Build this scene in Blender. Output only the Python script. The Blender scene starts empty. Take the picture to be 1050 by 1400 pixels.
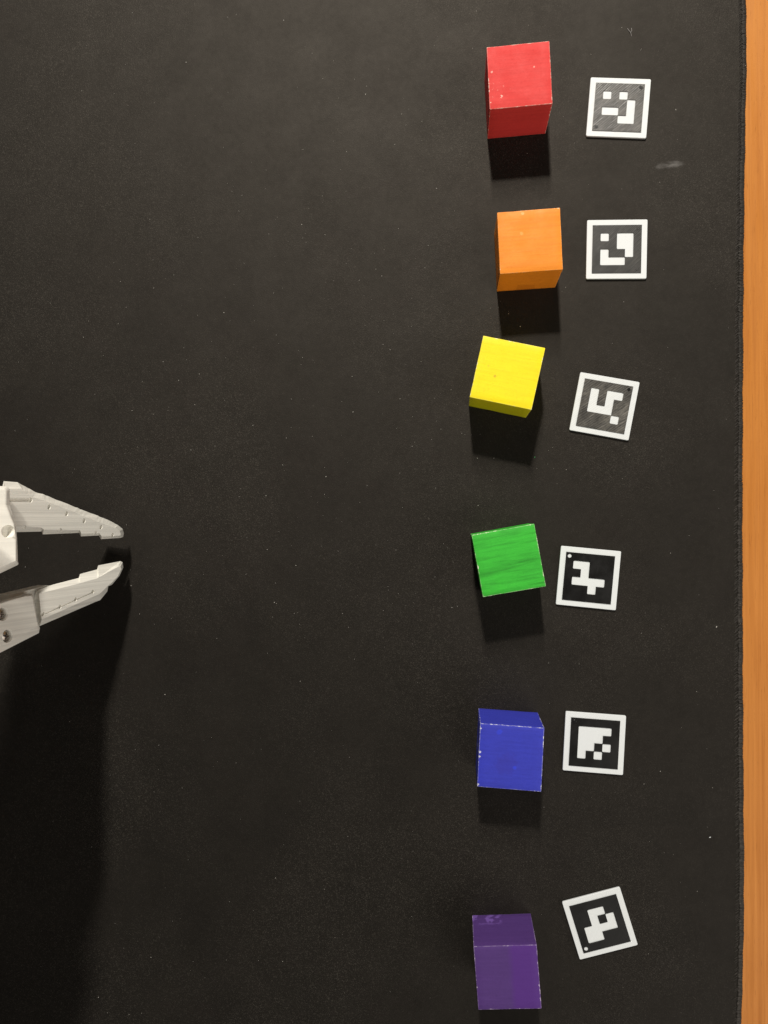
import bpy, bmesh, math, random
from mathutils import Vector, Matrix, noise as mnoise

MM = 0.001
random.seed(7)
scene = bpy.context.scene
COL = scene.collection

# ------------------------------------------------------------------ camera
cam_data = bpy.data.cameras.new('camera')
cam = bpy.data.objects.new('camera', cam_data)
COL.objects.link(cam)
cam_data.sensor_fit = 'HORIZONTAL'
cam_data.sensor_width = 36.0
cam_data.lens = 36.0 * 1084.16 / 1050.0
cam_data.clip_start = 0.01
cam_data.clip_end = 50.0
AX, AY = math.radians(0.44674), math.radians(5.12409)
cam.matrix_world = (Matrix.Translation((0, 0, 348.385 * MM))
                    @ Matrix.Rotation(AX, 4, 'X') @ Matrix.Rotation(AY, 4, 'Y'))
scene.camera = cam

# ------------------------------------------------------------------ lights
world = bpy.data.worlds.new('World')
scene.world = world
world.use_nodes = True
bg = world.node_tree.nodes['Background']
bg.inputs['Color'].default_value = (1.0, 0.93, 0.84, 1)
bg.inputs['Strength'].default_value = 0.07


def area_lamp(name, loc, aim, sx, sy, power, color):
    l = bpy.data.lights.new(name, 'AREA')
    l.shape = 'RECTANGLE'
    l.size, l.size_y = sx, sy
    l.energy = power
    l.color = color
    o = bpy.data.objects.new(name, l)
    COL.objects.link(o)
    z = (Vector(loc) - Vector(aim)).normalized()
    y = Vector((0, 1, 0))
    x = y.cross(z).normalized()
    y = z.cross(x)
    m = Matrix((x, y, z)).transposed().to_4x4()
    m.translation = Vector(loc)
    o.matrix_world = m
    return o


# a ceiling fitting beyond the top of the picture: one compact bulb and a longer strip behind it
area_lamp('ceiling_bulb', (-0.075, 1.075, 1.25), (0, 0, 0), 0.06, 0.07, 15.0, (1.0, 0.95, 0.86))
area_lamp('ceiling_strip', (-0.085, 1.29, 1.25), (0, 0, 0), 0.07, 0.42, 24.0, (1.0, 0.95, 0.86))
# added broad fill lamp, brightens the near faces and the gripper
area_lamp('fill_light', (1.60, -1.00, 1.0), (0, 0, 0), 3.0, 2.0, 30.0, (1.0, 0.95, 0.87))

vs = scene.view_settings
vs.view_transform = 'Standard'
vs.look = 'None'
vs.exposure = 0.0
vs.gamma = 1.0
vs.use_curve_mapping = False


# ------------------------------------------------------------------ helpers
def mesh_obj(name, bm_or_mesh, mat=None, parent=None, loc=(0, 0, 0), smooth=False):
    if isinstance(bm_or_mesh, bmesh.types.BMesh):
        me = bpy.data.meshes.new(name)
        bm_or_mesh.to_mesh(me)
        bm_or_mesh.free()
    else:
        me = bm_or_mesh
    o = bpy.data.objects.new(name, me)
    COL.objects.link(o)
    o.location = loc
    if mat:
        me.materials.clear()
        me.materials.append(mat)
    if smooth:
        for p in me.polygons:
            p.use_smooth = True
    if parent:
        o.parent = parent
    return o


def empty(name, loc=(0, 0, 0)):
    o = bpy.data.objects.new(name, None)
    o.empty_display_size = 0.01
    COL.objects.link(o)
    o.location = loc
    return o


def tag(o, label=None, cat=None, group=None, kind=None):
    if label:
        o['label'] = label
    if cat:
        o['category'] = cat
    if group:
        o['group'] = group
    if kind:
        o['kind'] = kind
    return o


def loft(rings, caps=True):
    """closed prism through rings of equal length (lists of 3-D points)"""
    bm = bmesh.new()
    vr = [[bm.verts.new(p) for p in r] for r in rings]
    n = len(rings[0])
    for a, b in zip(vr[:-1], vr[1:]):
        for i in range(n):
            j = (i + 1) % n
            bm.faces.new((a[i], a[j], b[j], b[i]))
    if caps:
        bm.faces.new(vr[0][::-1])
        bm.faces.new(vr[-1])
    bmesh.ops.recalc_face_normals(bm, faces=bm.faces)
    return bm


def cylinder(c, axis, r, h0, h1, n=20, r1=None):
    """capped cylinder around c along axis from h0 to h1"""
    axis = Vector(axis).normalized()
    t = axis.orthogonal().normalized()
    s = axis.cross(t)
    r1 = r if r1 is None else r1
    rings = []
    for h, q in ((h0, r), (h1, r1)):
        rings.append([Vector(c) + axis * h + (t * math.cos(a) + s * math.sin(a)) * q
                      for a in [2 * math.pi * i / n for i in range(n)]])
    return loft(rings)


def apply_mods(o):
    dg = bpy.context.evaluated_depsgraph_get()
    dg.update()
    me = bpy.data.meshes.new_from_object(o.evaluated_get(dg))
    old = o.data
    o.modifiers.clear()
    o.data = me
    me.name = old.name
    return o


def cut(o, cutters):
    """subtract the bmeshes from o"""
    tmp = []
    for c in cutters:
        t = mesh_obj('cutter', c)
        t.parent = o.parent
        t.matrix_parent_inverse = o.matrix_parent_inverse
        tmp.append(t)
        m = o.modifiers.new('cut', 'BOOLEAN')
        m.operation = 'DIFFERENCE'
        m.solver = 'EXACT'
        m.object = t
    bpy.context.view_layer.update()
    apply_mods(o)
    for t in tmp:
        bpy.data.objects.remove(t)
    return o


def bevel(o, w, seg=2, angle=30):
    m = o.modifiers.new('bevel', 'BEVEL')
    m.width = w
    m.segments = seg
    m.limit_method = 'ANGLE'
    m.angle_limit = math.radians(angle)
    m.harden_normals = False
    return apply_mods(o)


def box_bm(x0, x1, y0, y1, z0, z1):
    return loft([[(x0, y0, z0), (x1, y0, z0), (x1, y1, z0), (x0, y1, z0)],
                 [(x0, y0, z1), (x1, y0, z1), (x1, y1, z1), (x0, y1, z1)]])


# ------------------------------------------------------------------ material tools
class Mat:
    def __init__(self, name, rough=0.5, spec=0.5, base=(0.5, 0.5, 0.5), metal=0.0):
        self.m = bpy.data.materials.new(name)
        self.m.use_nodes = True
        self.t = self.m.node_tree
        self.b = self.t.nodes['Principled BSDF']
        self.b.inputs['Base Color'].default_value = (*base, 1)
        self.b.inputs['Roughness'].default_value = rough
        self.b.inputs['Specular IOR Level'].default_value = spec
        self.b.inputs['Metallic'].default_value = metal
        self._c = None

    def put(self, sock, v):
        if isinstance(v, bpy.types.NodeSocket):
            self.t.links.new(v, sock)
        elif isinstance(v, tuple) and len(v) == 3 and sock.type == 'RGBA':
            sock.default_value = (*v, 1)
        else:
            sock.default_value = v

    def n(self, typ, out=0, **kw):
        nd = self.t.nodes.new(typ)
        ins = {}
        for k, v in kw.items():
            if k.startswith('i_'):
                ins[k[2:]] = v
            else:
                setattr(nd, k, v)
        for k, v in ins.items():
            key = int(k) if k.isdigit() else k.replace('_', ' ')
            self.put(nd.inputs[key], v)
        return nd.outputs[out]

    def co(self):
        if self._c is None:
            self._c = self.n('ShaderNodeTexCoord', out='Object')
        return self._c

    def map(self, scale=(1, 1, 1), rot=(0, 0, 0), loc=(0, 0, 0), src=None):
        return self.n('ShaderNodeMapping', i_Vector=src or self.co(), i_Location=loc, i_Rotation=rot, i_Scale=scale)

    def noise(self, scale, detail=2.0, rough=0.5, vec=None, out='Fac', dist=0.0):
        return self.n('ShaderNodeTexNoise', out=out, i_Vector=vec or self.co(), i_Scale=scale, i_Detail=detail,
                      i_Roughness=rough, i_Distortion=dist)

    def math(self, op, a, b=0.0, c=0.0, clamp=False):
        return self.n('ShaderNodeMath', operation=op, use_clamp=clamp, i_0=a, i_1=b, i_2=c)

    def ramp(self, fac, lo, hi, a=0.0, b=1.0):
        return self.n('ShaderNodeMapRange', i_Value=fac, i_1=lo, i_2=hi, i_3=a, i_4=b)

    def mix(self, fac, a, b, mode='MIX'):
        nd = self.t.nodes.new('ShaderNodeMix')
        nd.data_type = 'RGBA'
        nd.blend_type = mode
        self.put(nd.inputs[0], fac)
        self.put(nd.inputs[6], a)
        self.put(nd.inputs[7], b)
        return nd.outputs[2]

    def xyz(self, vec=None):
        nd = self.t.nodes.new('ShaderNodeSeparateXYZ')
        self.put(nd.inputs[0], vec or self.co())
        return nd.outputs

    def bump(self, height, strength=0.2, dist=0.0002, normal=None):
        nd = self.t.nodes.new('ShaderNodeBump')
        self.put(nd.inputs['Strength'], strength)
        nd.inputs['Distance'].default_value = dist
        self.put(nd.inputs['Height'], height)
        if normal:
            self.put(nd.inputs['Normal'], normal)
        return nd.outputs[0]

    def set(self, **kw):
        for k, v in kw.items():
            self.put(self.b.inputs[k.replace('_', ' ')], v)
        return self.m


# ------------------------------------------------------------------ materials
def wood_material():
    k = Mat('desk_wood', rough=0.38, spec=0.25)
    g1 = k.noise(1.0, 6, 0.6, k.map((260, 7, 60)), dist=0.6)
    g2 = k.noise(1.0, 4, 0.6, k.map((900, 22, 100)))
    g3 = k.noise(22.0, 3, 0.5)
    c = k.mix(k.ramp(g1, 0.36, 0.64), (0.545, 0.208, 0.042), (0.45, 0.156, 0.025))
    c = k.mix(k.ramp(g2, 0.48, 0.75, 0, 0.5), c, (0.34, 0.108, 0.015))
    g4 = k.noise(1.0, 2, 0.5, k.map((330, 2.2, 60), loc=(0.7, 0, 0)), dist=0.3)
    c = k.mix(k.ramp(g4, 0.58, 0.72, 0, 0.5), c, (0.33, 0.10, 0.013))
    c = k.mix(k.ramp(g3, 0.4, 0.7, 0, 0.3), c, (0.57, 0.226, 0.050))
    pores = k.noise(1.0, 2, 0.6, k.map((2600, 160, 400)))
    c = k.mix(k.ramp(pores, 0.62, 0.74, 0, 0.4), c, (0.25, 0.08, 0.012))
    h = k.math('ADD', g1, k.math('MULTIPLY', g2, 0.6))
    return k.set(Base_Color=c, Normal=k.bump(h, 0.15, 0.0002), Roughness=k.ramp(g2, 0.3, 0.7, 0.32, 0.48))


def mat_cloth():
    k = Mat('mat_cloth', rough=0.7, spec=0.37)
    patch = k.ramp(k.noise(11.0, 2, 0.5, k.map(loc=(0.31, 0.12, 0))), 0.42, 0.60)       # where the nap stands up
    grain = k.noise(2100.0, 2, 0.75)
    fine = k.noise(3300.0, 1, 0.5)
    cloud = k.noise(26.0, 4, 0.65)
    c = k.mix(k.ramp(cloud, 0.3, 0.7), (0.0033, 0.0031, 0.0028), (0.0052, 0.0046, 0.0039))
    c = k.mix(k.math('MULTIPLY', k.ramp(grain, 0.54, 0.80), k.ramp(patch, 0, 1, 0.2, 0.8)), c, (0.070, 0.063, 0.053))
    # pale rubbed mark on the cloth below the topmost tile
    x, y, z = k.xyz()
    dx = k.math('SUBTRACT', x, 0.0914)
    dy = k.math('SUBTRACT', y, 0.1516)
    r2 = k.math('ADD', k.math('POWER', k.math('ABSOLUTE', k.math('DIVIDE', dx, 0.0065)), 2.0),
                k.math('POWER', k.math('ABSOLUTE', k.math('DIVIDE', k.math('SUBTRACT', dy, k.math('MULTIPLY', dx, 0.06)), 0.0017)), 2.0))
    r2 = k.math('ADD', r2, k.math('MULTIPLY', k.math('SUBTRACT', k.noise(260.0, 3, 0.65), 0.5), 1.8))
    smear = k.math('MULTIPLY', k.ramp(r2, -0.1, 1.1, 1.0, 0.0),
                   k.ramp(k.noise(520.0, 3, 0.6, k.map((0.35, 1, 1))), 0.35, 0.7, 0.1, 1.0))
    c = k.mix(smear, c, (0.13, 0.125, 0.122))
    h = k.math('ADD', k.math('MULTIPLY', grain, 0.8), k.math('MULTIPLY', fine, 0.4))
    st = k.ramp(patch, 0, 1, 0.25, 0.58)
    mott = k.math('ADD', k.math('MULTIPLY', k.noise(330.0, 3, 0.65), 0.6), k.math('MULTIPLY', k.noise(75.0, 3, 0.6), 0.6))
    sp = k.ramp(mott, 0.40, 0.80, 0.305, 0.40)
    rg = k.math('ADD', 0.645, k.math('MULTIPLY', k.math('SUBTRACT', cloud, 0.5), 0.13))
    return k.set(Specular_IOR_Level=sp, Base_Color=c, Normal=k.bump(h, st, 0.00024), Roughness=rg, Specular_Tint=(1.0, 0.885, 0.765))


def thread_material():
    k = Mat('stitch_thread', rough=0.55, spec=0.5)
    g = k.noise(900.0, 2, 0.6)
    c = k.mix(k.ramp(g, 0.35, 0.7), (0.010, 0.009, 0.008), (0.034, 0.030, 0.0265))
    return k.set(Base_Color=c, Specular_Tint=(1.0, 0.92, 0.84))


def print_plastic(name, base, axis='z', pitch=0.0003, rough=0.42, line=0.25, seed=0.0, strength=0.35, wave=0.25, painted_sheen=None):
    """filament print: fine parallel tracks across the given axis, uneven"""
    k = Mat(name, rough=rough, spec=0.5)
    rot = (0, 0, math.radians(-45)) if axis == 'diag' else (0, 0, 0)
    mp = k.map((1, 1, 1), rot, (seed, seed, seed))
    ax = 'y' if axis == 'diag' else axis
    t = k.xyz(mp)['xyz'.index(ax)]
    wob = k.math('MULTIPLY', k.noise(60.0, 2, 0.5), pitch * 2.0)
    ph = k.math('MULTIPLY', k.math('ADD', t, wob), 2 * math.pi / pitch)
    w = k.math('MULTIPLY_ADD', k.math('SINE', ph), 0.5, 0.5)
    f = 1 / (pitch * 1.6)
    lo = 110 if axis == 'diag' else 9
    sc = {'x': (f, lo, lo), 'y': (lo, f, lo), 'z': (lo, lo, f)}[ax]
    band = k.noise(1.0, 3, 0.7, k.n('ShaderNodeMapping', i_Vector=mp, i_Scale=sc))
    blot = k.noise(160.0, 3, 0.6)
    c = k.mix(k.ramp(band, 0.35, 0.68, 0, line), base, tuple(v * 0.6 for v in base))
    c = k.mix(k.ramp(blot, 0.35, 0.75, 0, line * 0.5), c, tuple(v * 0.8 for v in base))
    if painted_sheen:                       # lamp sheen on the tracks, painted into the colour as pale streaks
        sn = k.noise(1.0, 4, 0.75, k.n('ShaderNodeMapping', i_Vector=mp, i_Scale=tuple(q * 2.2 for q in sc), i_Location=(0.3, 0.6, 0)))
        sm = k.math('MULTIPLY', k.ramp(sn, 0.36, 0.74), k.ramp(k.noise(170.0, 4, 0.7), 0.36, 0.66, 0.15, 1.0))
        c = k.mix(sm, c, painted_sheen)
    h = k.math('ADD', k.math('MULTIPLY', w, wave), k.math('MULTIPLY', band, 1.0))
    h = k.math('ADD', h, k.math('MULTIPLY', k.noise(700.0, 2, 0.6), 0.25))
    return k.set(Base_Color=c, Normal=k.bump(h, strength, 0.00015),
                 Roughness=k.ramp(blot, 0.3, 0.7, rough - 0.06, rough + 0.1))


def block_material(name, base, dark, wear=0.35, streak=None, chip=(0.72, 0.62, 0.5), seed=0.0, rough=0.55,
                   half=(0.0127, 0.0127, 0.0127), extra=None, mottle=0.4, spec=0.32):
    k = Mat(name, rough=rough, spec=spec)
    mp = k.map(loc=(seed, seed * 0.7, seed * 1.3))
    blot = k.noise(140.0, 4, 0.6, mp)
    c = k.mix(k.ramp(blot, 0.32, 0.72, 0, mottle), base, dark)
    fib = k.noise(1.0, 4, 0.65, k.map((60, 900, 900), loc=(seed, seed, seed)))
    c = k.mix(k.ramp(fib, 0.42, 0.75, 0, 0.42), c, tuple(v * 0.85 for v in dark))
    tiny = k.noise(1100.0, 2, 0.6, mp)
    c = k.mix(k.ramp(tiny, 0.55, 0.78, 0, 0.30), c, tuple(v * 0.75 for v in dark))
    if streak:
        st = k.noise(1.0, 3, 0.6, k.map((38, 420, 420), loc=(seed, 0.3, 0.1)), dist=0.35)
        c = k.mix(k.ramp(st, 0.46, 0.66, 0, streak), c, tuple(v * 0.5 for v in dark))
        st2 = k.noise(1.0, 3, 0.6, k.map((60, 900, 900), loc=(0.2, seed, 0.4)))
        c = k.mix(k.ramp(st2, 0.5, 0.72, 0, streak * 0.6), c, tuple(min(1, v * 1.25) for v in base))
    if extra:
        c = extra(k, c)
    # bare wood along worn edges: second largest of the three face distances marks an edge
    a = k.n('ShaderNodeVectorMath', operation='ABSOLUTE', i_0=k.co())
    a = k.n('ShaderNodeVectorMath', operation='DIVIDE', i_0=a, i_1=half)
    x, y, z = k.xyz(a)
    mx = k.math('MAXIMUM', k.math('MAXIMUM', x, y), z)
    mn = k.math('MINIMUM', k.math('MINIMUM', x, y), z)
    mid = k.math('SUBTRACT', k.math('ADD', k.math('ADD', x, y), z), k.math('ADD', mx, mn))
    wn = k.noise(330.0, 4, 0.7, mp)
    wl = k.noise(75.0, 2, 0.5, mp)
    amt = k.math('MULTIPLY', k.ramp(wn, 0.50, 0.74), k.ramp(wl, 0.38, 0.62))
    thr = k.math('SUBTRACT', 0.992, k.math('MULTIPLY', amt, 0.055))
    edge = k.math('GREATER_THAN', mid, thr)
    arris = k.math('MULTIPLY', k.ramp(mid, 0.968, 0.984), k.ramp(wn, 0.40, 0.62, 0.04, 0.7 * wear + 0.12))
    c = k.mix(arris, c, tuple(0.45 * q + 0.55 * p for q, p in zip(base, chip)))
    rub = k.math('MULTIPLY', edge, k.ramp(k.noise(900.0, 2, 0.6, mp), 0.62 - wear * 0.4, 0.72 - wear * 0.35))
    c = k.mix(rub, c, chip)
    h = k.math('ADD', k.math('MULTIPLY', fib, 0.7), k.math('MULTIPLY', blot, 0.5))
    h = k.math('SUBTRACT', h, k.math('MULTIPLY', rub, 0.8))
    return k.set(Base_Color=c, Normal=k.bump(k.math('ADD', h, k.math('MULTIPLY', tiny, 0.4)), 0.34, 0.00018),
                 Roughness=k.ramp(blot, 0.3, 0.7, rough - 0.07, rough + 0.1))


def plain(name, base, rough=0.5, spec=0.5, metal=0.0, amt=0.25, scale=200.0):
    k = Mat(name, rough=rough, spec=spec, metal=metal)
    g = k.noise(scale, 3, 0.6)
    c = k.mix(k.ramp(g, 0.3, 0.7, 0, amt), base, tuple(v * 0.6 for v in base))
    return k.set(Base_Color=c, Roughness=k.ramp(g, 0.3, 0.7, rough - 0.05, rough + 0.08))


M_WOOD = wood_material()
M_CLOTH = mat_cloth()
M_THREAD = thread_material()
M_RUBBER = plain('mat_rubber', (0.01, 0.01, 0.01), 0.8, 0.3)
IVORY = (0.87, 0.845, 0.775)
M_JAW = print_plastic('ivory_print', IVORY, 'y', 0.0008, 0.45, 0.62, 0.0, 0.45, 0.12)
M_PALM = print_plastic('ivory_print_palm', IVORY, 'y', 0.0012, 0.45, 0.32, 0.3, 0.28, 0.05)
M_SERVO = plain('servo_case', (0.015, 0.015, 0.016), 0.45)
M_STEEL = plain('screw_steel', (0.55, 0.51, 0.46), 0.34, 0.5, 1.0, 0.4, 900.0)
M_TILE_W = print_plastic('white_print', (0.71, 0.735, 0.745), 'diag', 0.0008, 0.5, 0.14, 0.0, 0.30, 0.4)
M_TILE_W2 = print_plastic('white_print_smooth', (0.71, 0.735, 0.745), 'diag', 0.0007, 0.5, 0.06, 0.0, 0.06)

# ------------------------------------------------------------------ desk (setting)
MAT_T = 3.6                                                            # mat thickness, mm
bm = box_bm(-0.60, 0.42, -0.55, 0.55, -0.030, -MAT_T * MM)
desk = bevel(mesh_obj('desk_top', bm, M_WOOD), 0.002, 3)
tag(desk, kind='structure')

# ------------------------------------------------------------------ desk mat
EDGE = [(-330, 118.5), (-213.5, 120.4), (-182.7, 121.3), (-152, 121.7), (-121, 121.6), (-90, 121.5), (2.7, 121.5), (33.7, 121.7),
        (90, 122.1), (142.6, 122.7), (175, 123.3), (198.8, 123.7), (220.7, 123.4), (330, 120.5)]


def edge_x(y):
    pts = EDGE
    for i in range(len(pts) - 1):
        if y <= pts[i + 1][0] or i == len(pts) - 2:
            p0 = pts[max(i - 1, 0)]
            p1, p2 = pts[i], pts[i + 1]
            p3 = pts[min(i + 2, len(pts) - 1)]
            h = p2[0] - p1[0]
            t = (y - p1[0]) / h
            m1 = (p2[1] - p0[1]) / max(p2[0] - p0[0], 1e-6) * h
            m2 = (p3[1] - p1[1]) / max(p3[0] - p1[0], 1e-6) * h
            v = ((2 * t**3 - 3 * t**2 + 1) * p1[1] + (t**3 - 2 * t**2 + t) * m1
                 + (-2 * t**3 + 3 * t**2) * p2[1] + (t**3 - t**2) * m2)
            return v + 0.10 * math.sin(y * 0.21) + 0.07 * math.sin(y * 0.53 + 1.0)


mat_root = empty('desk_mat', (0, 0, -MAT_T * MM))
tag(mat_root, 'large black cloth desk mat with stitched edge lying on the orange wooden desk', 'mat')
up = MAT_T * MM
bm = bmesh.new()
prof = [(-3.2, 0.0), (-2.1, -0.16), (-0.9, -0.06), (-0.2, -0.5), (0.0, -1.2), (0.0, -2.6), (-0.3, -MAT_T + 0.05)]
rows = []
ys = [-320 + 4 * i for i in range(161)]
for y in ys:
    ex = edge_x(y)
    r = [bm.verts.new((-0.42, y * MM, up - MAT_T * MM + 0.00005)), bm.verts.new((-0.42, y * MM, up))]
    r += [bm.verts.new(((ex + dx) * MM, y * MM, up + dz * MM)) for dx, dz in prof]
    rows.append(r)
for a, b in zip(rows[:-1], rows[1:]):
    for i in range(len(a) - 1):
        bm.faces.new((a[i], a[i + 1], b[i + 1], b[i]))
    bm.faces.new((a[-1], a[0], b[0], b[-1]))
bm.faces.new(rows[0][::-1])
bm.faces.new(rows[-1])
bmesh.ops.recalc_face_normals(bm, faces=bm.faces)
mesh_obj('cloth_sheet', bm, M_CLOTH, mat_root)

# overlocked hem: several hundred thread loops, too small to pick apart
bm = bmesh.new()


def tube(bm, pts, r, n=5):
    prev = None
    for i, p in enumerate(pts):
        p = Vector(p)
        t = (Vector(pts[min(i + 1, len(pts) - 1)]) - Vector(pts[max(i - 1, 0)])).normalized()
        a = t.orthogonal().normalized() if abs(t.y) > 0.9 else t.cross(Vector((0, 1, 0))).normalized()
        b = t.cross(a)
        ring = [bm.verts.new(p + (a * math.cos(q) + b * math.sin(q)) * r) for q in
                [2 * math.pi * j / n for j in range(n)]]
        if prev:
            for j in range(n):
                bm.faces.new((prev[j], prev[(j + 1) % n], ring[(j + 1) % n], ring[j]))
        prev = ring


y = -240.0
while y < 245:
    ex = edge_x(y)
    loose = 0.5 + 0.5 * mnoise.noise(Vector((y * 0.013, 2.0, 0.0)))        # the hem is neater in places
    inn = -1.75 - 0.5 * loose + random.uniform(-0.2, 0.2) * (0.5 + loose)
    sl = 0.35 + random.uniform(-0.15, 0.15)
    lift = 0.13 + random.uniform(-0.05, 0.08) * (0.4 + loose)
    pts = [(inn, 0.0, -0.10), (inn + 0.3, sl * 0.2, lift), (-0.8, sl * 0.5, lift * 0.9), (-0.2, sl * 0.8, -0.30),
           (-0.1, sl, -1.1), (-0.1, sl, -2.2), (-0.35, sl, -3.3)]
    tube(bm, [((ex + a) * MM, (y + b) * MM, up + c * MM) for a, b, c in pts], random.uniform(0.24, 0.33) * MM)
    if random.random() < 0.25 + 0.5 * loose:      # slanted link of the inner chain
        w_ = random.uniform(-0.3, 0.2)
        pts = [(-3.5 + w_, -0.5, -0.04), (-2.9 + w_, 0.0, 0.06), (-2.1 + w_, 0.55, 0.0)]
        tube(bm, [((ex + a) * MM, (y + b) * MM, up + c * MM) for a, b, c in pts], 0.13 * MM, 4)
    y += random.uniform(0.48, 0.66)
tag(mesh_obj('hem_stitching', bm, M_THREAD, mat_root, smooth=True), kind='stuff')

# ------------------------------------------------------------------ painted wooden blocks
def two_tone(k, c):                 # purple: the marker strokes overlap on one side of the top
    x, y, z = k.xyz()
    n = k.math('MULTIPLY', k.math('SUBTRACT', k.noise(160.0, 3, 0.6), 0.5), 0.0016)
    m = k.math('MULTIPLY', k.ramp(k.math('ADD', x, n), 0.0006, 0.0030), k.ramp(z, 0.0122, 0.0125))
    c = k.mix(k.math('MULTIPLY', m, 0.65), c, (0.080, 0.019, 0.205))
    b = k.noise(330.0, 3, 0.5, k.map(loc=(0.02, 0.05, 0.31)))
    dab = k.math('MULTIPLY', k.ramp(b, 0.46, 0.54), k.ramp(y, 0.0122, 0.0126))
    dab = k.math('MULTIPLY', dab, k.math('MULTIPLY', k.ramp(z, -0.0035, -0.0065), k.ramp(x, 0.0004, -0.0018)))
    return k.mix(k.math('MULTIPLY', dab, 0.75), c, (0.18, 0.095, 0.38))  # shiny marks on the back face, their gloss painted as paler purple


def spot(k, c, px, py, r, col, amt=0.8, wob=0.6):
    x, y, z = k.xyz()
    dx = k.math('SUBTRACT', x, px)
    dy = k.math('SUBTRACT', y, py)
    d = k.math('SQRT', k.math('ADD', k.math('MULTIPLY', dx, dx), k.math('MULTIPLY', dy, dy)))
    d = k.math('ADD', d, k.math('MULTIPLY', k.math('SUBTRACT', k.noise(500.0, 3, 0.6), 0.5), r * wob * 2))
    m = k.ramp(d, r * 0.6, r, amt, 0.0)
    return k.mix(m, c, col)


def yellow_marks(k, c):
    c = spot(k, c, -0.0046, -0.0024, 0.0007, (0.62, 0.42, 0.02), 0.8)
    c = spot(k, c, -0.0080, 0.0012, 0.0005, (0.66, 0.5, 0.03), 0.6)
    return c


def blue_marks(k, c):
    c = spot(k, c, -0.0014, -0.0030, 0.0052, (0.034, 0.030, 0.30), 0.4, 0.7)
    for py in (0.0108, 0.0012, -0.0007, -0.0118):
        c = spot(k, c, -0.0124, py, 0.0004, (0.62, 0.62, 0.74), 0.85, 1.6)
    c = spot(k, c, 0.0018, -0.0040, 0.0010, (0.03, 0.05, 0.62), 0.8)
    c = spot(k, c, -0.0050, 0.0098, 0.0013, (0.03, 0.05, 0.60), 0.7)
    return c


def orange_marks(k, c):
    x, y, z = k.xyz()
    band = k.math('MULTIPLY', k.ramp(k.math('ADD', z, k.math('MULTIPLY', x, 0.25)), -0.0048, -0.0058),
                  k.ramp(y, -0.0121, -0.0124))
    band = k.math('MULTIPLY', band, k.math('MULTIPLY', k.ramp(x, -0.0045, -0.004), k.ramp(x, 0.0038, 0.0032)))
    c = k.mix(k.math('MULTIPLY', band, 0.35), c, (0.45, 0.12, 0.006))
    c = spot(k, c, -0.0032, 0.0030, 0.0009, (0.85, 0.40, 0.10), 0.6, 1.2)
    return spot(k, c, -0.0022, 0.0112, 0.0007, (0.88, 0.45, 0.16), 0.7, 1.2)


def red_marks(k, c):
    n = k.noise(700.0, 3, 0.7, k.map(loc=(0.4, 0.1, 0.2)))
    x, y, z = k.xyz()
    near = k.math('MULTIPLY', k.ramp(x, -0.0035, -0.0080), k.ramp(y, -0.0010, -0.0060))
    near = k.math('MULTIPLY', near, k.ramp(z, 0.0118, 0.0121))
    c = k.mix(k.math('MULTIPLY', k.ramp(n, 0.655, 0.69), near), c, (0.82, 0.48, 0.40))
    c = spot(k, c, 0.0060, 0.0028, 0.0005, (0.85, 0.5, 0.42), 0.6, 1.0)
    return spot(k, c, -0.0110, 0.0024, 0.0005, (0.85, 0.5, 0.42), 0.6, 1.0)


BLOCKS = [
    # x, y, turn, size, colour args, label
    (25.95, 179.26, 2.78, (25.19, 25.49, 25.25),
     dict(base=(0.67, 0.052, 0.047), dark=(0.57, 0.034, 0.030), wear=0.55, spec=0.26, rough=0.65, extra=red_marks, chip=(0.85, 0.62, 0.52)),
     'red painted wooden cube with chipped pale edges, farthest up the column'),
    (30.07, 111.97, 2.56, (25.16, 25.07, 25.18),
     dict(base=(0.82, 0.260, 0.016), dark=(0.70, 0.195, 0.009), wear=0.25, extra=orange_marks, chip=(0.9, 0.6, 0.35)),
     'bright orange painted wooden cube between the red cube and the yellow cube'),
    (21.00, 58.80, -12.49, (25.40, 25.55, 25.46),
     dict(base=(0.88, 0.74, 0.008), dark=(0.80, 0.62, 0.006), wear=0.30, extra=yellow_marks, chip=(0.9, 0.85, 0.5)),
     'yellow painted wooden cube turned clockwise, below the orange cube'),
    (21.46, -17.05, 10.37, (25.55, 25.55, 25.42),
     dict(base=(0.042, 0.46, 0.036), dark=(0.024, 0.33, 0.024), wear=0.45, streak=0.55, chip=(0.75, 0.8, 0.6)),
     'green painted wooden cube with dark brush streaks on its top'),
    (22.23, -96.17, -2.84, (25.60, 25.64, 25.52),
     dict(base=(0.036, 0.046, 0.45), dark=(0.026, 0.030, 0.33), wear=0.40, extra=blue_marks, chip=(0.8, 0.8, 0.85)),
     'blue painted wooden cube with white chips along its left edge'),
    (20.92, -184.35, 4.33, (25.26, 25.47, 25.40),
     dict(base=(0.079, 0.035, 0.172), dark=(0.060, 0.023, 0.138), wear=0.35, extra=two_tone, chip=(0.6, 0.5, 0.68)),
     'two-tone purple painted wooden cube at the bottom end of the column'),
]
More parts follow.
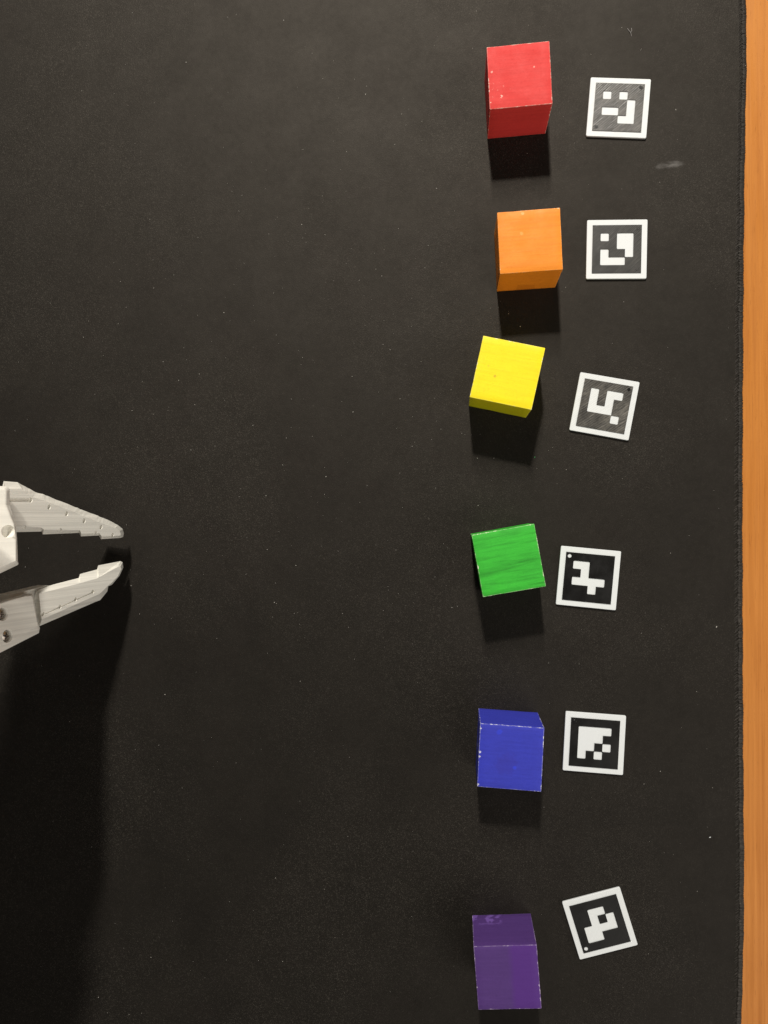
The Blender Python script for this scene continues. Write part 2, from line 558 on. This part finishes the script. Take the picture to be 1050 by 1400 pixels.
for i, (x, y, a, s, args, label) in enumerate(BLOCKS):
    hx, hy, hz = (v * MM / 2 for v in s)
    bm = bmesh.new()
    bmesh.ops.create_cube(bm, size=1.0)
    bmesh.ops.subdivide_edges(bm, edges=bm.edges[:], cuts=7, use_grid_fill=True)
    rnd = random.Random(40 + i)
    for v in bm.verts:
        v.co = Vector((v.co.x * 2 * hx, v.co.y * 2 * hy, v.co.z * 2 * hz))
    sharp = [e for e in bm.edges if len(e.link_faces) == 2 and e.link_faces[0].normal.dot(e.link_faces[1].normal) < 0.5]
    bmesh.ops.bevel(bm, geom=sharp, offset=0.00030, segments=2, affect='EDGES', profile=0.6)
    for v in bm.verts:              # sawn and sanded by hand: edges and corners a little uneven
        ax = sorted((abs(v.co.x) / hx, abs(v.co.y) / hy, abs(v.co.z) / hz))
        if ax[1] > 0.96:
            k_ = mnoise.noise(v.co * 260 + Vector((i * 7.1, 0, 0))) * 0.00016
            if ax[0] > 0.96:
                k_ -= abs(rnd.gauss(0, 0.00012))
            v.co -= v.co.normalized() * max(0.0, k_ * 1.2)
    o = mesh_obj('wooden_block', bm,
                 block_material(label.split()[0] + '_paint', seed=0.37 * i, half=(hx, hy, hz), **args), smooth=False)
    for p in o.data.polygons:
        p.use_smooth = True
    o.data.set_sharp_from_angle(angle=math.radians(40))
    o.location = (x * MM, y * MM, hz + 0.00002)
    o.rotation_euler = (0, 0, math.radians(a))
    tag(o, label, 'block', 'painted cubes set out in a column')

# ------------------------------------------------------------------ marker tiles
TILE = 25.40
CELL = TILE * 0.814 / 6


def rounded_rect(h, r, n=4):
    pts = []
    for cx, cy, a0 in ((h - r, h - r, 0), (-h + r, h - r, 90), (-h + r, -h + r, 180), (h - r, -h + r, 270)):
        for i in range(n + 1):
            a = math.radians(a0 + 90 * i / n)
            pts.append((cx + r * math.cos(a), cy + r * math.sin(a)))
    return pts


def white_loops(rows):
    """outlines of the white cells; cells that only touch by a corner stay apart"""
    on = {(r, c) for r in range(4) for c in range(4) if rows[r][c] == '1'}
    nxt = {}
    for r, c in on:                 # counter-clockwise edges, y up = -row
        x0, x1, y0, y1 = c, c + 1, -(r + 1), -r
        for nb, a, b in (((r + 1, c), (x0, y0), (x1, y0)), ((r, c + 1), (x1, y0), (x1, y1)),
                         ((r - 1, c), (x1, y1), (x0, y1)), ((r, c - 1), (x0, y1), (x0, y0))):
            if nb not in on:
                nxt.setdefault(a, []).append(b)
    loops = []
    while nxt:
        start = next(iter(nxt))
        cur = start
        d = None
        loop = []
        while True:
            opts = nxt[cur]
            if d is None or len(opts) == 1:
                b = opts[0]
            else:                   # turn left so that corner-touching cells separate
                b = max(opts, key=lambda q: d[0] * (q[1] - cur[1]) - d[1] * (q[0] - cur[0]))
            opts.remove(b)
            if not opts:
                del nxt[cur]
            loop.append(cur)
            d = (b[0] - cur[0], b[1] - cur[1])
            cur = b
            if cur == start:
                break
        loops.append(loop)
    out = []
    for lp in loops:
        n = len(lp)
        pts = []
        for i in range(n):
            p0, p1, p2 = lp[i - 1], lp[i], lp[(i + 1) % n]
            d0 = (p1[0] - p0[0], p1[1] - p0[1])
            d1 = (p2[0] - p1[0], p2[1] - p1[1])
            cr = d0[0] * d1[1] - d0[1] * d1[0]
            if cr == 0:
                continue
            r = 0.13 if cr > 0 else 0.05
            a = (p1[0] - d0[0] * r, p1[1] - d0[1] * r)
            b = (p1[0] + d1[0] * r, p1[1] + d1[1] * r)
            for t in (0.0, 0.33, 0.67, 1.0):
                q = [(1 - t) ** 2 * a[j] + 2 * t * (1 - t) * p1[j] + t * t * b[j] for j in (0, 1)]
                pts.append(((q[0] - 2) * CELL, (q[1] + 2) * CELL))
        out.append(pts)
    return out


def flat_solid(name, loops, z0, z1, bev=0.0):
    """filled outlines with holes, raised from z0 to z1 (mm)"""
    cu = bpy.data.curves.new(name, 'CURVE')
    cu.dimensions = '2D'
    cu.fill_mode = 'BOTH'
    cu.extrude = (z1 - z0) / 2 * MM - bev * MM
    cu.bevel_depth = bev * MM
    cu.bevel_resolution = 1
    cu.offset = -bev * MM
    for lp in loops:
        sp = cu.splines.new('POLY')
        sp.points.add(len(lp) - 1)
        for p, q in zip(sp.points, lp):
            p.co = (q[0] * MM, q[1] * MM, 0, 1)
        sp.use_cyclic_u = True
    o = bpy.data.objects.new(name, cu)
    COL.objects.link(o)
    bpy.context.view_layer.update()
    dg = bpy.context.evaluated_depsgraph_get()
    me = bpy.data.meshes.new_from_object(o.evaluated_get(dg))
    bpy.data.objects.remove(o)
    me.transform(Matrix.Translation((0, 0, (z0 + z1) / 2 * MM)))
    me.name = name
    return me


def circle(x, y, r, n=18):
    return [(x + r * math.cos(2 * math.pi * i / n), y + r * math.sin(2 * math.pi * i / n)) for i in range(n)]


tile_mesh = flat_solid('tile_base', [rounded_rect(TILE / 2, 0.55)], 0, 1.1, 0.14)
H3 = 3 * CELL
DOT = H3 - 0.46 * CELL
TILES = [
    # x, y, turn, cells, white dots, dark nubs, sheen of the print, label
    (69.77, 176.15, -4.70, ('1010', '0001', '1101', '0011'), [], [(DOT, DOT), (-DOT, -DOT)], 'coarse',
     'white square marker tile with grey-looking hatched black pattern, right of the red cube'),
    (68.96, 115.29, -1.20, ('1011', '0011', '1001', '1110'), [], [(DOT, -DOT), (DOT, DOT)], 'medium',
     'white square marker tile sitting almost straight, right of the orange cube'),
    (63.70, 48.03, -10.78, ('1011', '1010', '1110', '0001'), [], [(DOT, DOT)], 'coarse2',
     'white square marker tile with hatched black pattern, tilted, right of the yellow cube'),
    (56.87, -25.56, -5.23, ('1100', '0100', '1111', '0010'), [(-DOT, DOT)], [], 'fine',
     'white square marker tile with small white dot at top left, by the green cube'),
    (59.26, -96.10, -3.08, ('1111', '1110', '1101', '1010'), [], [(-DOT, DOT)], 'fine',
     'white square marker tile with large white stepped pattern, beside the blue cube'),
    (61.46, -172.80, 17.15, ('0110', '0101', '1111', '1100'), [(-DOT, -DOT)], [], 'fine',
     'white square marker tile turned anticlockwise, white dot at bottom left, by the purple cube'),
]
BLACKS = {  # upper three tiles: reflected lamp sheen painted as pale streaks
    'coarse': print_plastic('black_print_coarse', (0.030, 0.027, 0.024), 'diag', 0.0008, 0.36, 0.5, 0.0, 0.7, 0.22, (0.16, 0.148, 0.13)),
    'coarse2': print_plastic('black_print_sheen', (0.024, 0.022, 0.019), 'diag', 0.0009, 0.48, 0.5, 0.6, 0.75, 0.22, (0.19, 0.175, 0.15)),
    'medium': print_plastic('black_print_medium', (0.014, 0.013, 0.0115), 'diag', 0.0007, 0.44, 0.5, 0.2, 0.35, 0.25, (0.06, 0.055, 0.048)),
    'fine': print_plastic('black_print_fine', (0.0035, 0.0032, 0.0029), 'diag', 0.0007, 0.33, 0.3, 0.4, 0.10),
}
for x, y, a, rows_, dots, nubs, kind, label in TILES:
    root = empty('marker_tile', (x * 1.0026 * MM, y * 1.0026 * MM, 0.00002))
    root.rotation_euler = (0, 0, math.radians(a))
    tag(root, label, 'marker tile', 'square marker tiles beside the cubes')
    mesh_obj('tile_base', tile_mesh.copy(), M_TILE_W if kind.startswith('coarse') else M_TILE_W2, root)
    loops = [[(-H3, -H3), (H3, -H3), (H3, H3), (-H3, H3)]] + white_loops(rows_) + \
        [circle(dx, dy, 0.24 * CELL) for dx, dy in dots]
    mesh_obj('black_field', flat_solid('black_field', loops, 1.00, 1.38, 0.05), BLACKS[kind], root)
    for dx, dy in nubs:
        mesh_obj('corner_dot', cylinder((dx * MM, dy * MM, 0), (0, 0, 1), 0.8 * MM, 1.33 * MM, 1.46 * MM, 14, 0.62 * MM),
                 BLACKS['fine' if kind != 'medium' else 'medium'], root)

# ------------------------------------------------------------------ robot gripper
P0 = Vector((-144.5, 0, 11.0))
DU = Vector((-0.229, 0, 0.9734)).normalized()                          # from finger tip up towards the wrist
DW = Vector((DU.z, 0, -DU.x))                                          # towards the open side of the desk
GBASE = Vector((-170, -18, 0))
grip = empty('robot_gripper', GBASE * MM)
tag(grip, 'ivory 3D-printed two-finger robot gripper hanging down at the left edge over the mat', 'robot gripper')


def G(u, v, w=0.0):
    p = P0 + DU * u + DW * w + Vector((0, v, 0))
    return (p - GBASE) * MM


FIXED = [
    (68.59, 10.49, 67.04, 13.27), (60.89, 10.76, 60.45, 13.16), (55.4, 8.23, 51.29, 9.77), (49.33, 7.13, 47.3, 9.19),
    (34.33, 3.25, 30.49, 4.71), (19.26, -0.87, 15.3, 1.0), (11.68, -2.6, 7.46, -1.21), (6.78, -4.05, 1.96, -3.06),
    (4.02, -5.68, -1.63, -4.97), (3.25, -6.96, -2.26, -6.76), (3.5, -7.6, -1.9, -8.37), (4.76, -7.76, 0.1, -8.78),
    (15.95, -7.83, 13.22, -9.0), (17.37, -6.39, 13.89, -7.4), (28.68, -6.34, 25.79, -7.55), (29.56, -4.84, 26.2, -6.1),
    (49.65, -4.43, 47.48, -6.32), (51.19, -3.58, 47.99, -5.19), (68.51, -2.6, 66.93, -5.26)]
FIXED_DIMPLES = [(56.5, 6.7), (46.97, 4.24), (37.26, 1.68), (26.95, -1.15), (16.44, -3.8), (59.37, -3.76),
                 (40.52, -4.98), (19.69, -6.35), (8.74, -7.33)]
PALM = [
    (98.59, 9.82, 96.74, 10.86), (73.83, 10.24, 71.41, 11.25), (73.16, 9.49, 70.56, 10.38), (73.3, 4.62, 70.42, 4.42),
    (71.93, 0.79, 69.14, 0.8), (70.72, -2.31, 67.99, -2.07), (70.01, -6.97, 67.37, -7.05), (69.8, -15.0, 66.87, -15.7),
    (69.28, -15.54, 66.44, -16.77), (77.3, -18.91, 75.23, -20.36), (98.38, -27.12, 96.51, -28.55)]
BRACKET = [
    (94.16, -33.18, 92.31, -32.53), (72.6, -30.13, 70.55, -29.63), (60.49, -28.68, 58.25, -27.98),
    (57.76, -28.8, 55.42, -28.15), (57.02, -29.41, 54.57, -28.72), (56.49, -31.5, 53.91, -31.63),
    (54.36, -39.64, 51.6, -40.29), (53.83, -40.53, 50.87, -41.71), (54.92, -40.88, 51.36, -43.61),
    (72.52, -45.32, 70.44, -48.08), (94.06, -50.6, 92.18, -53.24)]
SCREWS = [(71.24, -34.02), (69.0, -42.09)]
FINGER = [
    (52.07, -28.68, 50.0, -27.57), (51.05, -28.5, 46.53, -27.02), (45.61, -28.0, 41.63, -26.15),
    (30.32, -26.52, 25.58, -24.48), (29.45, -26.41, 25.67, -23.01), (19.13, -25.26, 14.12, -21.67),
    (17.97, -24.89, 14.27, -20.11), (4.69, -21.07, -0.73, -19.05), (3.43, -21.14, -2.17, -19.61),
    (2.67, -22.3, -2.65, -22.04), (5.17, -25.32, -0.09, -25.43), (10.09, -28.26, 5.17, -29.04),
    (11.79, -28.9, 7.64, -29.48), (14.65, -30.52, 8.26, -31.66), (17.23, -31.83, 12.91, -34.96),
    (20.93, -32.56, 16.44, -35.47), (50.61, -38.51, 48.39, -41.42)]
FINGER_DIMPLES = [(21.53, -30.54), (31.88, -32.71), (40.77, -34.71), (49.85, -36.52)]
SPINE = [(62.11, -28.09), (42.64, -26.29), (40.24, -26.72), (40.17, -37.93), (47.27, -41.61), (56.29, -42.63),
         (62.07, -35.41)]


def jaw_rings(tab, wf, ws, wb, mid_v, shrink, wb2, shrink2, tilt=0.0, deep_from=None):
    mid = mid_v if callable(mid_v) else (lambda u: mid_v)
    f = [G(a, b, wf - max(0.0, a - 70) * tilt) for a, b, c, d in tab]
    s = [G(c, d, ws - max(0.0, c - 70) * tilt) for a, b, c, d in tab]
    k = [G(c + 0.6, mid(c) + (d - mid(c)) * shrink, wb) for a, b, c, d in tab]
    k2 = []
    for a, b, c, d in tab:
        w = wb2
        if deep_from is not None:       # only the root of the finger is deep
            t = min(1.0, max(0.0, (c - deep_from) / 22.0))
            w = -13 + (wb2 + 13) * t * t * (3 - 2 * t)
        k2.append(G(c + 1.2, mid(c) + (d - mid(c)) * shrink2, w))
    return [f, s, k, k2]


def dimples(l, r, w, depth):
    return [cylinder(G(u, v, w), DW, r * MM, -depth * MM, 2 * MM, 14) for u, v in l]


# the slanting back of the fixed jaw is a rough printed rim
rim = []
for i_, r_ in enumerate(FIXED):
    n_r = FIXED[(i_ + 1) % len(FIXED)]
    drop = 0.55 if 2 <= i_ <= 6 else 0.0
    rim.append((r_[0], r_[1] - drop, r_[2], r_[3]))
    if 1 <= i_ <= 6:
        steps = max(2, int((r_[2] - n_r[2]) / 1.3))
        for q in range(1, steps):
            t_ = q / steps
            rough_ = random.uniform(-0.16, 0.12)
            rim.append((r_[0] + (n_r[0] - r_[0]) * t_, r_[1] + (n_r[1] - r_[1]) * t_ - 0.55 + random.uniform(-0.08, 0.08),
                        r_[2] + (n_r[2] - r_[2]) * t_, r_[3] + (n_r[3] - r_[3]) * t_ + rough_))
# fixed jaw
o = mesh_obj('fixed_jaw', loft(jaw_rings(rim, 0, -2.5, -4.2, lambda u: -6.5 + 0.155 * u, 0.12, -40, 0.3, 0.0, 34)), M_JAW, grip)
groove = loft([[G(u, v, w) for u, v in ((70, 7.15), (57.0, 7.3), (57.0, 6.1), (70, 5.75))] for w in (-0.7, 1.0)])
cut(o, dimples(FIXED_DIMPLES, 1.0, 0, 1.0) + [groove])
# palm body above it
o = mesh_obj('palm', loft(jaw_rings(PALM, 6, 4, -14, -6, 0.9, -34, 0.8, 0.42)), M_PALM, grip)
bevel(o, 0.0005, 2, 25)
seams = [loft([[G(u, v, w) for u, v in ((62, v0), (99, v0 - 0.4), (99, v0 - 0.85), (62, v0 - 0.45))] for w in (ww, 9)])
         for v0, ww in ((-6.75, 5.55), (4.9, 5.6))]
cut(o, [cylinder(G(72.6, -4.73, 6), DW, 2.25 * MM, -3.0 * MM, 3 * MM, 24)] + seams)
# moving jaw with its bracket, spine and screws
mj = mesh_obj('moving_jaw', loft(jaw_rings(FINGER, 0, -3, -4.8, lambda u: -25.0 - 0.2 * u, 0.12, -14, 0.12)), M_JAW, grip)
gr = [(FINGER_DIMPLES[0][0] - 1.5, FINGER_DIMPLES[0][1] + 0.35), (FINGER_DIMPLES[3][0] + 3, FINGER_DIMPLES[3][1] - 0.6)]
gcut = loft([[G(u, v, w) for u, v in ((gr[0][0], gr[0][1]), (gr[1][0], gr[1][1]), (gr[1][0], gr[1][1] - 0.55), (gr[0][0], gr[0][1] - 0.55))]
             for w in (-0.32, 1.0)])
cut(mj, dimples(FINGER_DIMPLES, 0.85, 0, 1.0) + [gcut])
mesh_obj('spine_plate', loft([[G(u, v, w) for u, v in SPINE] for w in (-4, -9)]), M_JAW, mj)
br = mesh_obj('bracket', loft(jaw_rings(BRACKET, 1.5, -0.5, -8, -38, 0.8, -30, 0.6)), M_JAW, mj)
bevel(br, 0.0003, 2, 25)
cut(br, [cylinder(G(u, v, 1.5), DW, 2.15 * MM, -2.2 * MM, 3 * MM, 24) for u, v in SCREWS]
    + [cylinder(G(u, v, 1.5), DW, 2.15 * MM, -0.5 * MM, 0.6 * MM, 24, 2.9 * MM) for u, v in SCREWS])
for u, v in SCREWS:
    c = G(u, v, -0.7)
    t = DW.orthogonal().normalized()
    s_ = DW.cross(t)
    rings = []
    for r, h in ((1.9, -0.1), (1.9, 0.8), (1.7, 1.2), (1.1, 1.5), (0.4, 1.58)):
        rings.append([c + DW * h * MM + (t * math.cos(q) + s_ * math.sin(q)) * r * MM
                      for q in [2 * math.pi * i / 20 for i in range(20)]])
    sc = mesh_obj('screw', loft(rings), M_STEEL, mj, smooth=True)
    cr = []
    for q in (0.6, 0.6 + math.pi / 2):
        d1 = t * math.cos(q) + s_ * math.sin(q)
        d2 = DW.cross(d1)
        cr.append(loft([[c + DW * h * MM + d1 * a * MM + d2 * b * MM for a, b in
                         ((-1.3, -0.27), (1.3, -0.27), (1.3, 0.27), (-1.3, 0.27))] for h in (0.5, 2.0)]))
    cut(sc, cr)
    sc.data.set_sharp_from_angle(angle=math.radians(35))


def gbox(name, u0, u1, v0, v1, w0, w1, m, parent=grip, b=1.0):
    o = mesh_obj(name, loft([[G(u, v, w) for u, v in ((u0, v0), (u1, v0), (u1, v1), (u0, v1))] for w in (w0, w1)]), m, parent)
    return bevel(o, b * MM, 2, 30)


# the arm goes on up and to the left, out of the picture; its shadow falls into it
gbox('gripper_body', 99, 142, -52, 14, -34, 18, M_PALM, b=3.0)
gbox('jaw_servo', 96, 122, -66, -52.3, -30, 4, M_SERVO)
gbox('servo_horn', 100, 116, -69, -66.2, -22, -6, M_SERVO)
gbox('wrist_servo', 142.5, 180, -30, 4, -30, 24, M_SERVO)
gbox('wrist_yoke', 155, 205, -38, -30.4, -34, 28, M_PALM)
gbox('wrist_yoke', 155, 205, 4.4, 12, -34, 28, M_PALM)
gbox('yoke_bridge', 205.3, 212, -38, 12, -34, 28, M_PALM)
a, b = Vector((-205, -13, 215)), Vector((-470, -13, 330))
t = (b - a).normalized()
s_ = Vector((0, 1, 0))
n_ = t.cross(s_)
fo = mesh_obj('forearm', loft([[(p - GBASE + s_ * i * w + n_ * j * w * 0.8) * MM for i, j in ((-1, -1), (1, -1), (1, 1), (-1, 1))]
                               for p, w in ((a, 20), (a + t * 60, 23), (b, 19))]), M_PALM, grip)
bevel(fo, 0.004, 3, 30)

# ------------------------------------------------------------------ dust and crumbs
M_DUST = plain('pale_dust', (0.46, 0.44, 0.40), 0.9, 0.2)
M_LINT = plain('pale_lint', (0.26, 0.25, 0.24), 0.9, 0.2)
M_GREEN = plain('green_paint_fleck', (0.03, 0.22, 0.07), 0.6)


def fleck(bm, x, y, r, squash=0.5, stretch=1.0, ang=0.0):
    vs_ = []
    for q in range(5):
        a_ = ang + 2 * math.pi * q / 5 + random.uniform(-0.4, 0.4)
        rr = r * random.uniform(0.6, 1.2)
        ca, sa = math.cos(a_ - ang) * stretch * rr, math.sin(a_ - ang) * rr
        vs_.append(bm.verts.new(((x + ca * math.cos(ang) - sa * math.sin(ang)) * MM,
                                 (y + ca * math.sin(ang) + sa * math.cos(ang)) * MM, 0.02 * MM)))
    top = bm.verts.new((x * MM, y * MM, (0.02 + r * squash) * MM))
    for q in range(5):
        bm.faces.new((vs_[q], vs_[(q + 1) % 5], top))
    bm.faces.new(vs_[::-1])


busy = [(b_[0], b_[1], 20) for b_ in BLOCKS] + [(t_[0], t_[1], 19) for t_ in TILES]
bm = bmesh.new()
cnt = 0
while cnt < 760:
    x, y = random.uniform(-205, 116), random.uniform(-225, 235)
    if random.random() < 0.5:
        x = random.gauss(-40, 60)
        y = random.gauss(60, 90)
    if x > 116 or any((x - bx) ** 2 + (y - by) ** 2 < br_ * br_ for bx, by, br_ in busy):
        continue
    r = 0.045 + abs(random.gauss(0, 0.05)) + (0.09 if random.random() < 0.05 else 0)
    fleck(bm, x, y, r, 0.6, random.choice((1, 1, 1, 1.8)), random.uniform(0, 3.1))
    cnt += 1
dust = mesh_obj('dust', bm, M_DUST)
tag(dust, 'fine pale dust specks scattered over the black mat', 'dust', kind='stuff')

bm = bmesh.new()
tube(bm, [(0.0740, 0.2112, 0.0001), (0.0747, 0.2100, 0.0003), (0.0753, 0.2092, 0.0004), (0.0757, 0.2078, 0.0001)], 0.00012)
tube(bm, [(0.0753, 0.2092, 0.0004), (0.0758, 0.2101, 0.0003), (0.0757, 0.2113, 0.0001)], 0.00011)
tag(mesh_obj('lint', bm, M_LINT), 'tiny forked scrap of pale lint above the topmost marker tile', 'lint')
bm = bmesh.new()
fleck(bm, 34.4, 26.5, 0.28, 0.6, 1.5, 1.2)
tag(mesh_obj('paint_fleck', bm, M_GREEN), 'tiny green paint fleck at the edge of the yellow cube shadow', 'fleck')
bm = bmesh.new()
fleck(bm, 107.7, -135.3, 0.30, 0.5, 1.6, 0.3)
tag(mesh_obj('crumb', bm, plain('white_crumb', (0.6, 0.62, 0.64), 0.8)), 'tiny white crumb near the lower right edge of the mat', 'crumb')
